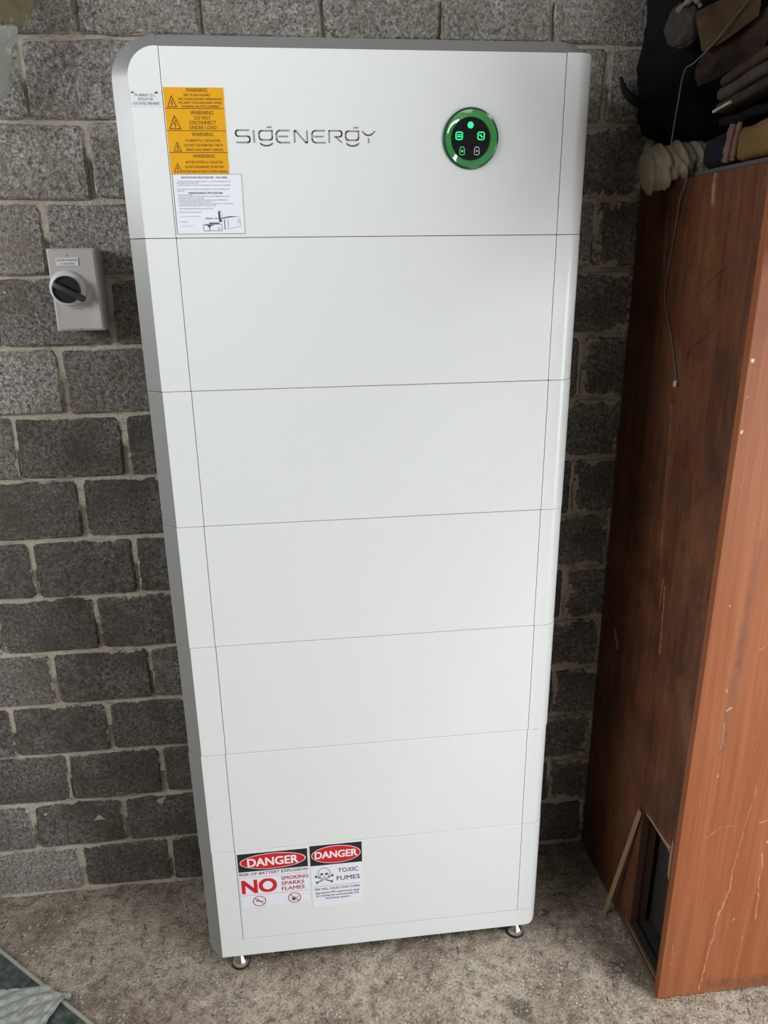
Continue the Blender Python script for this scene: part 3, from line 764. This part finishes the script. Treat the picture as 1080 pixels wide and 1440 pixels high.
for sx in (-1, 1):
    p.stroke([(kx + sx * .010, kz - .011), (kx + sx * .0185, kz - .0065)], .0030); p.ell(kx + sx * .0195, kz - .0040, .0022, .0022, 10); p.ell(kx + sx * .0205, kz - .0075, .0022, .0022, 10)
    p.stroke([(kx + sx * .005, kz - .0185), (kx + sx * .0165, kz - .0235)], .0030); p.ell(kx + sx * .0175, kz - .0262, .0022, .0022, 10); p.ell(kx + sx * .0188, kz - .0225, .0022, .0022, 10)
p.put('skull_pictogram', M_ink, lab)

# ------------------------------------------------------------------ isolator switch on the wall
sw = thing('isolator_switch', 'pale grey isolator switch box with black rotary handle on the block wall', 'switch', (-.246, .30, 1.626))
sx0, sx1, sz0, sz1 = -.2945, -.1985, 1.545, 1.7085
obj('enclosure_base', box_bm(sx0 + .001, sx1 - .001, .268, WY - .0025, sz0 + .002, sz1 - .002, .004), M_switch_dark, sw, smooth=True)
def cover_bm():
    bm = bmesh.new(); nx, nz = 22, 38; rows = []; c = .005
    for j in range(nz + 1):
        z = sz0 + (sz1 - sz0) * j / nz; row = []
        for i in range(nx + 1):
            x = sx0 + (sx1 - sx0) * i / nx
            d = max(0, c - min(x - sx0, sx1 - x, z - sz0, sz1 - z)) / c
            y = .2420 + .004 * d ** 2
            # shallow scoop below the handle
            q = math.hypot((x + .252) / 1.0, (z - 1.629) * .85)
            if z < 1.629 and q > .033:
                u = min(1, (q - .033) / .055); side = max(0.0, 1 - abs(x + .252) / (.052 - .10 * min(0, z - 1.629) * 0))
                y += .0045 * (1 - u) * min(1, side * 3)
            row.append(bm.verts.new((x, y, z)))
        rows.append(row)
    for a, b in zip(rows, rows[1:]):
        for i in range(nx): bm.faces.new((a[i], a[i + 1], b[i + 1], b[i]))
    ed = [e for e in bm.edges if e.is_boundary]
    r_ = bmesh.ops.extrude_edge_only(bm, edges=ed)
    for v in r_['geom']:
        if isinstance(v, bmesh.types.BMVert): v.co.y = .2665
    return bm
cov = obj('cover', cover_bm(), M_switch, sw, smooth=True)
KX, KZ = -.2630, 1.6292
obj('dial_collar', lathe_bm([(.0365, -.2455), (.0358, -.2380), (.0325, -.2320), (.0275, -.2300)], 40, 'Y', (KX + .002, 0, KZ + .002)), M_collar, sw, smooth=True)
bm = lathe_bm([(.0268, -.2305), (.0268, -.2170), (.0255, -.2155), (.0235, -.2155), (.0225, -.2185), (.0, -.2185)], 40, 'Y', (KX + .0035, 0, KZ))
knob = obj('rotary_knob', bm, M_knob, sw, smooth=True)
bm = box_bm(-.0245, .0420, .2070, .2190, -.0062, .0062, .003)
bmesh.ops.rotate(bm, verts=bm.verts, cent=(0, 0, 0), matrix=Matrix.Rotation(math.radians(29), 3, 'Y'))
bmesh.ops.translate(bm, verts=bm.verts, vec=(KX + .0035, 0, KZ))
obj('handle', bm, M_handle, knob, smooth=True)
lab = obj('name_plate', box_bm(-.2770, -.2330, .2400, .2422, 1.6750, 1.6905, .0005), M_edgeplate, sw)
Print(.2397).texts([('BATTERY INVERTER', -.2550, 1.6842, .0036, .039, 'C', .004), ('A.C. ISOLATOR', -.2550, 1.6775, .0036, .029, 'C', .004)]).put('text', M_ink, lab)
obj('screw', lathe_bm([(.0024, -.2425), (.0022, -.2410), (.0, -.2408)], 12, 'Y', (-.2545, 0, 1.6955)), M_body, sw)
obj('screw', lathe_bm([(.0022, -.2475), (.0020, -.2420), (.0, -.2418)], 12, 'Y', (-.2480, 0, 1.5490)), M_body, sw)

# ------------------------------------------------------------------ the old wardrobe at the right
cab = thing('wooden_cabinet', 'old red-brown wooden cabinet with a broken hole low in its dark left side', 'cabinet', (1.29, .05, 0))
CX, CT = .987, 1.825
def side_bm():
    """side panel with a rectangular hole near the lower front"""
    ys = [-.186, -.172, -.024, .309]; zs = [.004, .045, .402, CT]
    bm = bmesh.new(); T = .018
    g = {}
    for s_, x in ((0, CX), (1, CX + T)):
        for i, y in enumerate(ys):
            for j, z in enumerate(zs):
                zz = z + (.004 if (i, j) == (1, 2) else 0)
                g[s_, i, j] = bm.verts.new((x, y, zz))
    for s_ in (0, 1):
        for i in range(3):
            for j in range(3):
                if (i, j) == (1, 1): continue
                bm.faces.new((g[s_, i, j], g[s_, i + 1, j], g[s_, i + 1, j + 1], g[s_, i, j + 1]))
    def wallq(a, b): bm.faces.new((g[0, *a], g[0, *b], g[1, *b], g[1, *a]))
    for a, b in (((1, 1), (2, 1)), ((2, 1), (2, 2)), ((2, 2), (1, 2)), ((1, 2), (1, 1))): wallq(a, b)
    for i in range(3): wallq((i, 0), (i + 1, 0)); wallq((i, 3), (i + 1, 3))
    for j in range(3): wallq((0, j), (0, j + 1)); wallq((3, j), (3, j + 1))
    return bm
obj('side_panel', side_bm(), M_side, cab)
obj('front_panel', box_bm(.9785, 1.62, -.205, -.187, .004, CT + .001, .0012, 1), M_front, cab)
obj('top_panel', box_bm(CX + .019, 1.62, -.186, .309, CT - .018, CT - .001), M_darkwood, cab)
obj('back_panel', box_bm(CX + .019, 1.62, .300, .309, .01, CT - .02), M_darkwood, cab)
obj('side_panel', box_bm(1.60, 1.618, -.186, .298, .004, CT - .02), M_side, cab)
obj('inner_board', box_bm(1.045, 1.055, -.186, .298, .004, CT - .02), M_inside, cab)
obj('floor_board', box_bm(CX + .019, 1.044, -.186, .298, .030, .042), M_inside, cab)
obj('post', box_bm(CX + .019, 1.030, -.023, .002, .043, .60), M_darkwood, cab)
bm = box_bm(.9835, .9868, -.1850, .004, .006, .020, .001); box_bm(.9840, .9868, -.1840, -.004, .030, .042, .001, bm=bm)
obj('bottom_rail', bm, M_rail, cab)
# torn veneer left along the hole
def sliver(pts, t=.003):
    bm = bmesh.new()
    a = [bm.verts.new((CX - t, y, z)) for y, z in pts]; b = [bm.verts.new((CX - .0002, y, z)) for y, z in pts]
    bm.faces.new(a); bm.faces.new(b[::-1])
    for i in range(len(pts)): bm.faces.new((a[i], a[(i + 1) % len(pts)], b[(i + 1) % len(pts)], b[i]))
    return bm
obj('torn_edge', sliver([(-.176, .330), (-.168, .342), (-.166, .392), (-.170, .446), (-.175, .430)]), M_lath, cab)
obj('torn_edge', sliver([(-.172, .398), (-.150, .402), (-.080, .404), (-.040, .403), (-.060, .412), (-.110, .410), (-.150, .414), (-.168, .420), (-.160, .408)], .002), M_lath, cab)
obj('torn_edge', sliver([(.190, .722), (.215, .762), (.228, .768), (.222, .750), (.200, .716)], .0012), M_lath, cab)
obj('added_dark_sill', box_bm(.9872, 1.0045, -.1718, -.0242, .0452, .0478), M_inside, cab)  # added strip that darkens the hole's lower edge
obj('added_dark_jamb', box_bm(.9872, 1.0045, -.0268, -.0243, .0480, .4055), M_darkwood, cab)  # added strip that darkens the hole's rear edge
# thin lath leaning at the hole
bm = box_bm(-.0055, .0055, -.0018, .0018, 0, .408, .0006, 1)
for v in bm.verts:
    if v.co.z > .39: v.co.z -= (v.co.x + .0055) * .9
a = Vector((.9530, .050, .0005)); d = (Vector((.9815, -.022, .402)) - a).normalized()
sd = d.cross(Vector((-.62, -.78, 0.0))).normalized(); nn = sd.cross(d)
Mx = Matrix((sd, nn, d)).transposed()
for v in bm.verts: v.co = a + Mx @ v.co
lath = obj('wooden_lath', bm, M_lath); tag(lath, 'thin pale strip of wood leaning on the cabinet side beside the hole', 'lath')

# ------------------------------------------------------------------ clutter on the cabinet
def blob(center, rad, amp, freq, seed, sub=5, expo=2.0, rot=None, zmin=None, folds=0.0):
    bm = bmesh.new(); bmesh.ops.create_icosphere(bm, subdivisions=sub, radius=1.0)
    c = Vector(center); M = rot or Matrix.Identity(3)
    for v in bm.verts:
        p = v.co.copy()
        if expo != 2.0:
            k = (abs(p.x) ** expo + abs(p.y) ** expo + abs(p.z) ** expo) ** (-1 / expo); p = p * k
        q = Vector((p.x * rad[0], p.y * rad[1], p.z * rad[2]))
        n_ = fbm(q, freq, 4, seed)
        if folds: n_ += folds * (1 - 2 * abs(fbm(Vector((q.x * 1.6, q.y, q.z * .6)), freq * .8, 2, seed + 3)))
        q += p.normalized() * amp * n_
        q = c + M @ q
        if zmin: q.z = max(q.z, zmin(q.x, q.y))
        v.co = q
    return bm
TOP = CT + .0012
top_clip = lambda x, y: TOP if x > .977 else -9
# cream roll hanging over the corner
ang = Matrix.Rotation(math.radians(-13), 3, 'Y') @ Matrix.Rotation(math.radians(4), 3, 'Z')
def roll_bm():
    bm = bmesh.new(); n, m = 48, 40; rows = []
    A, B = Vector((.918, .175, 1.8425)), Vector((1.080, .165, 1.872))
    ax = (B - A).normalized(); s_ = ax.cross(Vector((0, 0, 1))).normalized(); u_ = s_.cross(ax)
    for i in range(m + 1):
        t = i / m; row = []
        env = (min(1, t / .10) ** .5) * (min(1, (1 - t) / .06) ** .5) * (.042 if t < .5 else .042 - .014 * (t - .5) * 2)
        for k in range(n):
            a = 2 * PI * k / n
            tw = t * 26 + a * 1.1
            r = env * (1 + .07 * math.sin(tw) + .05 * math.sin(tw * 2.3 + 1)) + .004 * fbm((math.cos(a) * .04, math.sin(a) * .04, t * .17), 40, 3, 2) * (1 if 0 < i < m else 0)
            p = A + (B - A) * t + s_ * math.cos(a) * r * .9 + u_ * math.sin(a) * r
            if p.x > .977: p.z = max(p.z, TOP)
            row.append(bm.verts.new(p))
        rows.append(row)
    for a, b in zip(rows, rows[1:]):
        for k in range(n): bm.faces.new((a[k], a[(k + 1) % n], b[(k + 1) % n], b[k]))
    bm.faces.new(rows[0][::-1]); bm.faces.new(rows[-1]); return bm
o = obj('canvas_roll', roll_bm(), M_cream, smooth=True); tag(o, 'crumpled cream canvas roll hanging over the back left corner of the cabinet top', 'cloth')
o = obj('cloth_bundle', blob((1.084, .213, 2.086), (.136, .072, .173), .012, 11, 4, 5, 9.0, None, None, .6), M_black, smooth=True)
tag(o, 'large black cloth bundle piled on the cabinet top behind the hanging cord', 'cloth')
# fleece ball with a pale rim
fl = thing('fleece_bundle', 'small round grey-brown fleece bundle at the top left of the pile', 'cloth', (.942, .10, 2.05))
obj('bundle', blob((.944, .096, 2.084), (.032, .028, .037), .005, 45, 7, 5), M_fluff, fl, smooth=True)
obj('pale_rim', tube_bm([(.922, .080, 2.102), (.932, .070, 2.113), (.947, .066, 2.118), (.960, .068, 2.109)], lambda t: .0042 + .0012 * math.sin(t * 19), 8), M_rim, fl, smooth=True)
def sheet_bm(grid, th, amp=.003, freq=30, seed=1, k=8):
    """smooth cloth sheet through a small grid of points, with thickness"""
    rows = [catmull(r_, k) for r_ in grid]; cols = list(zip(*rows)); fine = [catmull(c_, k) for c_ in cols]
    bm = bmesh.new(); V = [[bm.verts.new(Vector(p) + Vector((.3, -.9, .3)) * amp * fbm(p, freq, 3, seed)) for p in r_] for r_ in fine]
    for a, b in zip(V, V[1:]):
        for i in range(len(a) - 1): bm.faces.new((a[i], a[i + 1], b[i + 1], b[i]))
    bmesh.ops.recalc_face_normals(bm, faces=bm.faces)
    bmesh.ops.solidify(bm, geom=bm.faces[:], thickness=th)
    return bm
o = obj('canvas_sheet', sheet_bm([[(.950, .070, 2.098), (.998, .066, 2.120), (1.060, .062, 2.146)], [(.962, .066, 2.068), (1.010, .055, 2.088), (1.062, .044, 2.114)], [(.972, .066, 2.036), (1.004, .057, 2.050), (1.058, .044, 2.088)]], .004, .004), M_canvas, smooth=True)
tag(o, 'flat ochre-brown canvas sheet sloping down beside the fleece bundle', 'cloth')
o = obj('sacking', sheet_bm([[(.985, .085, 2.046), (1.040, .066, 2.080), (1.085, .045, 2.108)], [(.975, .090, 2.010), (1.030, .072, 2.045), (1.085, .045, 2.070)], [(.985, .100, 1.985), (1.040, .080, 2.010), (1.085, .055, 2.030)]], .005, .008, 22, 5), M_rug, smooth=True)
tag(o, 'dark brown sacking lying under the ochre canvas sheet', 'cloth')
def slab_cloth(x0, x1, y0, y1, z0, z1, slope, seed, amp=.004, r_=None):
    """folded cloth: a soft edged slab whose top rises towards the front by slope"""
    bm = box_bm(x0, x1, y0, y1, z0, z1, min(.012, (z1 - z0) * .42), 3)
    bmesh.ops.subdivide_edges(bm, edges=[e for e in bm.edges if e.calc_length() > .03], cuts=7, use_grid_fill=True)
    for v in bm.verts:
        n_ = Vector((fbm(v.co, 18, 3, seed), fbm(v.co, 18, 3, seed + 9), fbm(v.co, 24, 3, seed + 4))) * amp
        lo = (v.co.z - z0) / (z1 - z0)
        v.co += Vector((n_.x, n_.y, n_.z * (lo if slope == 0 else 1))); v.co.z += slope * (y1 - v.co.y)
    return bm
# grey board, dark bundle and ochre blanket on the cabinet edge
o = obj('grey_board', box_bm(.990, 1.16, -.178, .078, TOP - .0002, TOP + .0075, .001), M_greyboard); tag(o, 'thin grey board lying flat along the cabinet top edge', 'board')
ZB = TOP + .0083
clip2 = lambda x, y: ZB
o = obj('cloth_bundle', blob((1.045, .030, 1.864), (.052, .056, .034), .004, 18, 12, 5, 3.0, None, clip2), M_slip, smooth=True)
tag(o, 'small rounded dark navy bundle sitting on the grey board', 'cloth')
bl = thing('folded_blanket', 'ochre blanket with dusty pink trim folded on the cabinet edge', 'blanket', (1.10, -.12, ZB))
obj('blanket', slab_cloth(.994, 1.25, -.182, -.040, ZB + .003, 1.894, .02, 3, .003), M_tan, bl, smooth=True)
obj('trim', tube_bm([(.990, -.031, ZB + .006), (.989, -.034, 1.850), (.990, -.036, 1.875), (.992, -.040, 1.900)], lambda t: .0075 + .0012 * math.sin(t * 17), 8), M_hem, bl, smooth=True)
obj('trim', tube_bm([(.991, -.050, ZB + .006), (.990, -.053, 1.850), (.991, -.054, 1.875), (.994, -.056, 1.901)], lambda t: .0045 + .0008 * math.sin(t * 23), 8), M_hem, bl, smooth=True)
o = obj('gap_fill_cloth', slab_cloth(1.010, 1.25, -.185, .052, 1.907, 1.923, .02, 6, .003), M_black, smooth=True); tag(o, 'black cloth added to fill the dark gap between the ochre blanket and the brown carpet pieces', 'cloth')  # black slab added where only a dark gap shows under the carpets
LBL = ['lowest brown carpet piece in the folded stack, with a pale cut edge', 'middle brown carpet piece in the folded stack', 'topmost grey-brown carpet piece in the folded stack']
zc_ = 1.930
for i, (th, mt, x0_, y1_) in enumerate(((.017, M_rug, 1.000, .052), (.021, M_rug2, 1.004, .060), (.020, M_rug, 1.008, .064))):
    o = obj('carpet_piece', slab_cloth(x0_, 1.28, -.19, y1_, zc_, zc_ + th, .10 + .02 * i, 20 + i, .0025), mt, smooth=True)
    tag(o, LBL[i], 'carpet', 'carpet pieces folded on the cabinet'); zc_ += th + .0035
    if i == 0:
        s_ = obj('cut_edge', tube_bm([(.9985, .050, zc_ - .016), (.9985, .020, zc_ - .0125), (.9985, -.008, zc_ - .0095)], .0028, 6), M_cream, o)
o = obj('cloth_bundle', blob((1.235, -.075, 2.066), (.13, .095, .030), .008, 14, 31, 5, 3.0, None, None, .5), M_rug, smooth=True)
tag(o, 'dark brown cloth bundle heaped on top of the folded carpet stack', 'cloth')
def blocker_roll(cx, cz, r, y0, y1, turns=5):  # rolls added mostly out of view to block light from the right
    bm = bmesh.new(); rows = []; n = 60 * turns
    for y in (y0, y0 + .004, y1):
        row = []
        for i in range(n + 1):
            a = 2 * PI * i / 60; rr_ = r * (1 - .82 * i / n)
            row.append(bm.verts.new((cx + rr_ * math.cos(a), y, cz + rr_ * math.sin(a))))
        rows.append(row)
    for a, b in zip(rows, rows[1:]):
        for i in range(n): bm.faces.new((a[i], a[i + 1], b[i + 1], b[i]))
    bmesh.ops.recalc_face_normals(bm, faces=bm.faces); bmesh.ops.solidify(bm, geom=bm.faces[:], thickness=.009)
    return bm
o = obj('blocker_roll', blocker_roll(1.470, 1.968, .140, -.70, .25), M_rug2, smooth=True); tag(o, 'added grey-brown carpet roll blocking light on the cabinet, right of the folded stack', 'carpet')
o = obj('blocker_roll', blocker_roll(1.250, 2.272, .160, -1.02, .12), M_rug, smooth=True); tag(o, 'added dark brown carpet roll blocking light on top of the whole heap', 'carpet')
obj('blocker_flap', sheet_bm([[(1.100, -.20, 2.30), (1.096, -.40, 2.31), (1.10, -.60, 2.30)], [(1.078, -.21, 2.05), (1.070, -.40, 2.06), (1.078, -.60, 2.04)], [(1.080, -.22, 1.84), (1.062, -.40, 1.85), (1.078, -.59, 1.83)], [(1.090, -.23, 1.66), (1.075, -.40, 1.67), (1.085, -.57, 1.66)]], .008, .006, 12, 4), M_rug, o, smooth=True)  # flap added out of view to shade the unit's upper right front
o = obj('rubber_strap', tube_bm([(0.915, 0.299, 2.041), (0.927, 0.299, 2.015), (0.95, 0.299, 1.997), (0.98, 0.299, 1.986), (1.012, 0.299, 1.983)], lambda t: .0035 + .0060 * min(1, t * 2.2), 10), M_strap, smooth=True)
tag(o, 'dark curved strap sticking out left of the black bundle', 'strap')
cd = thing('pull_cord', 'thin grey pull cord with a bead hanging down the cabinet side', 'cord', (.975, .05, 1.43))
obj('cord', tube_bm([(1.047, .045, 2.124), (1.011, .048, 2.080), (.987, .058, 2.047), (.962, .072, 2.020), (.950, .085, 2.007), (.946, .090, 1.949), (.946, .098, 1.900), (.950, .104, 1.880), (.968, .100, 1.862), (.976, .082, 1.840), (.979, .094, 1.808), (.980, .107, 1.790), (.983, .121, 1.721), (.983, .130, 1.665), (.983, .136, 1.608), (.983, .119, 1.565), (.983, .091, 1.524), (.983, .062, 1.469), (.982, .046, 1.437)], .0013, 6, 6), M_cord, cd)
obj('bead', lathe_bm([(.0, .0), (.0038, .0008), (.0046, .004), (.0046, .0105), (.0036, .0135), (.0, .0140)], 14, c=(.981, .044, 1.4205)), M_bead, cd, smooth=True)

# ------------------------------------------------------------------ lower left: dark board with plastic over it
bd = thing('edged_board', 'dark green-grey board with pale edging lying on the floor at lower left', 'board', (-.55, -.15, 0))
E0, E1 = Vector((-.700, .1885, 0)), Vector((-.250, -.182, 0)); ed_ = (E1 - E0).normalized(); inn = Vector((-.635, -.772, 0)).normalized()
def quad_prism(p, z0, z1, bev=.0):
    return prism_bm([(q.x, q.y) for q in p], z0, z1, bev)
T0 = .0045
obj('panel', quad_prism([E0 + inn * .009, E1 + inn * .009, E1 + inn * .45, E0 + inn * .45], T0, .0165), M_stone, bd)
obj('edging', quad_prism([E0, E1, E1 + inn * .0085, E0 + inn * .0085], T0, .0180, .001), M_edging, bd)
def film_bm():
    bm = bmesh.new(); nx, ny = 60, 60; rows = []
    A = E0 + ed_ * .369                                # where it folds over the edging
    for j in range(ny + 1):
        v = j / ny; row = []
        for i in range(nx + 1):
            u = i / nx
            along = -.060 - .30 * max(0, v - .02) ** .9 + u * (.062 + .35 * max(0, v - .02) ** .9)
            p = A + ed_ * (along - .01 + .004 * math.sin(v * 17 + u * 3)) + inn * (-.010 + .30 * v + .010 * math.sin(u * 6))
            dq = (p - E0).dot(inn)
            z = .0200 if dq > -.001 else .0200 - min(.012, (-dq) * 1.2)
            z += .0050 * abs(math.sin(p.x * 95 + p.y * 30 + 1.2 * fbm(p, 12, 2, 3)) * math.sin(p.x * 30 - p.y * 110 + fbm(p, 14, 2, 9))) + .004 * abs(fbm(p, 26, 3, 8)) + .0015 * abs(math.sin(p.x * 205 - p.y * 120 + 1.5 * fbm(p, 15, 2, 6)))
            row.append(bm.verts.new((p.x, p.y, z)))
        rows.append(row)
    for a, b in zip(rows, rows[1:]):
        for i in range(nx): bm.faces.new((a[i], a[i + 1], b[i + 1], b[i]))
    bmesh.ops.recalc_face_normals(bm, faces=bm.faces); bmesh.ops.solidify(bm, geom=bm.faces[:], thickness=-.0006)
    return bm
o = obj('plastic_sheet', film_bm(), M_film, smooth=True); tag(o, 'crinkled pale plastic sheet lying over the edge of the dark board', 'plastic sheet')
# top left: hanging plastic in the corner of the view
hp = thing('hanging_plastic', 'crumpled olive and clear plastic sheet hanging at the upper left of the wall', 'plastic sheet', (-.33, .26, 2.05))
obj('clear_fold', sheet_bm([[(-.400, .23, 2.12), (-.330, .235, 2.100), (-.283, .235, 2.098)], [(-.400, .225, 2.06), (-.335, .23, 2.070), (-.286, .24, 2.082)], [(-.420, .23, 2.0), (-.360, .235, 2.03), (-.300, .24, 2.055)], [(-.440, .24, 1.93), (-.385, .245, 1.95), (-.325, .25, 1.985)]], .003, .010, 20, 2), M_film_wall, hp, smooth=True)
obj('olive_fold', sheet_bm([[(-.42, .25, 2.26), (-.32, .25, 2.25), (-.235, .26, 2.235)], [(-.42, .24, 2.18), (-.32, .245, 2.17), (-.245, .255, 2.160)], [(-.42, .235, 2.11), (-.33, .24, 2.105), (-.268, .25, 2.100)]], .003, .010, 20, 6), M_film_olive, hp, smooth=True)

# ------------------------------------------------------------------ loose grit and straw
def debris(n, seed, region, smin, smax, needle=False):
    r_ = random.Random(seed); bm = bmesh.new()
    for _ in range(n):
        x, y = region(r_); s_ = r_.uniform(smin, smax)
        b = bmesh.new()
        if needle: bmesh.ops.create_cube(b, size=1.0)
        else: bmesh.ops.create_icosphere(b, subdivisions=1, radius=.5)
        sc = Vector((s_ * r_.uniform(8, 22), s_, s_)) if needle else Vector((s_, s_ * r_.uniform(.6, 1), s_ * .6))
        M = Matrix.Rotation(r_.uniform(0, PI), 3, 'Z')
        for v in b.verts: v.co = M @ Vector((v.co.x * sc.x, v.co.y * sc.y, v.co.z * sc.z)) * (1 if needle else r_.uniform(.8, 1.2)) + Vector((x, y, .0042 + s_ * .15))
        me = bpy.data.meshes.new('t'); b.to_mesh(me); b.free(); bm.from_mesh(me); bpy.data.meshes.remove(me)
    return bm
o = obj('grit', debris(420, 5, lambda r_: (r_.uniform(-.22, .93), r_.uniform(-.45, .05)), .0012, .0045), M_grit); o['kind'] = 'stuff'; tag(o, 'loose pale grit scattered over the concrete floor', 'grit')
o = obj('straw', debris(46, 8, lambda r_: (.975 + r_.random() ** 1.6 * .14, -.205 - abs(r_.gauss(0, .012))), .0007, .0013, True), M_straw); o['kind'] = 'stuff'; tag(o, 'bits of straw along the foot of the cabinet front', 'straw')
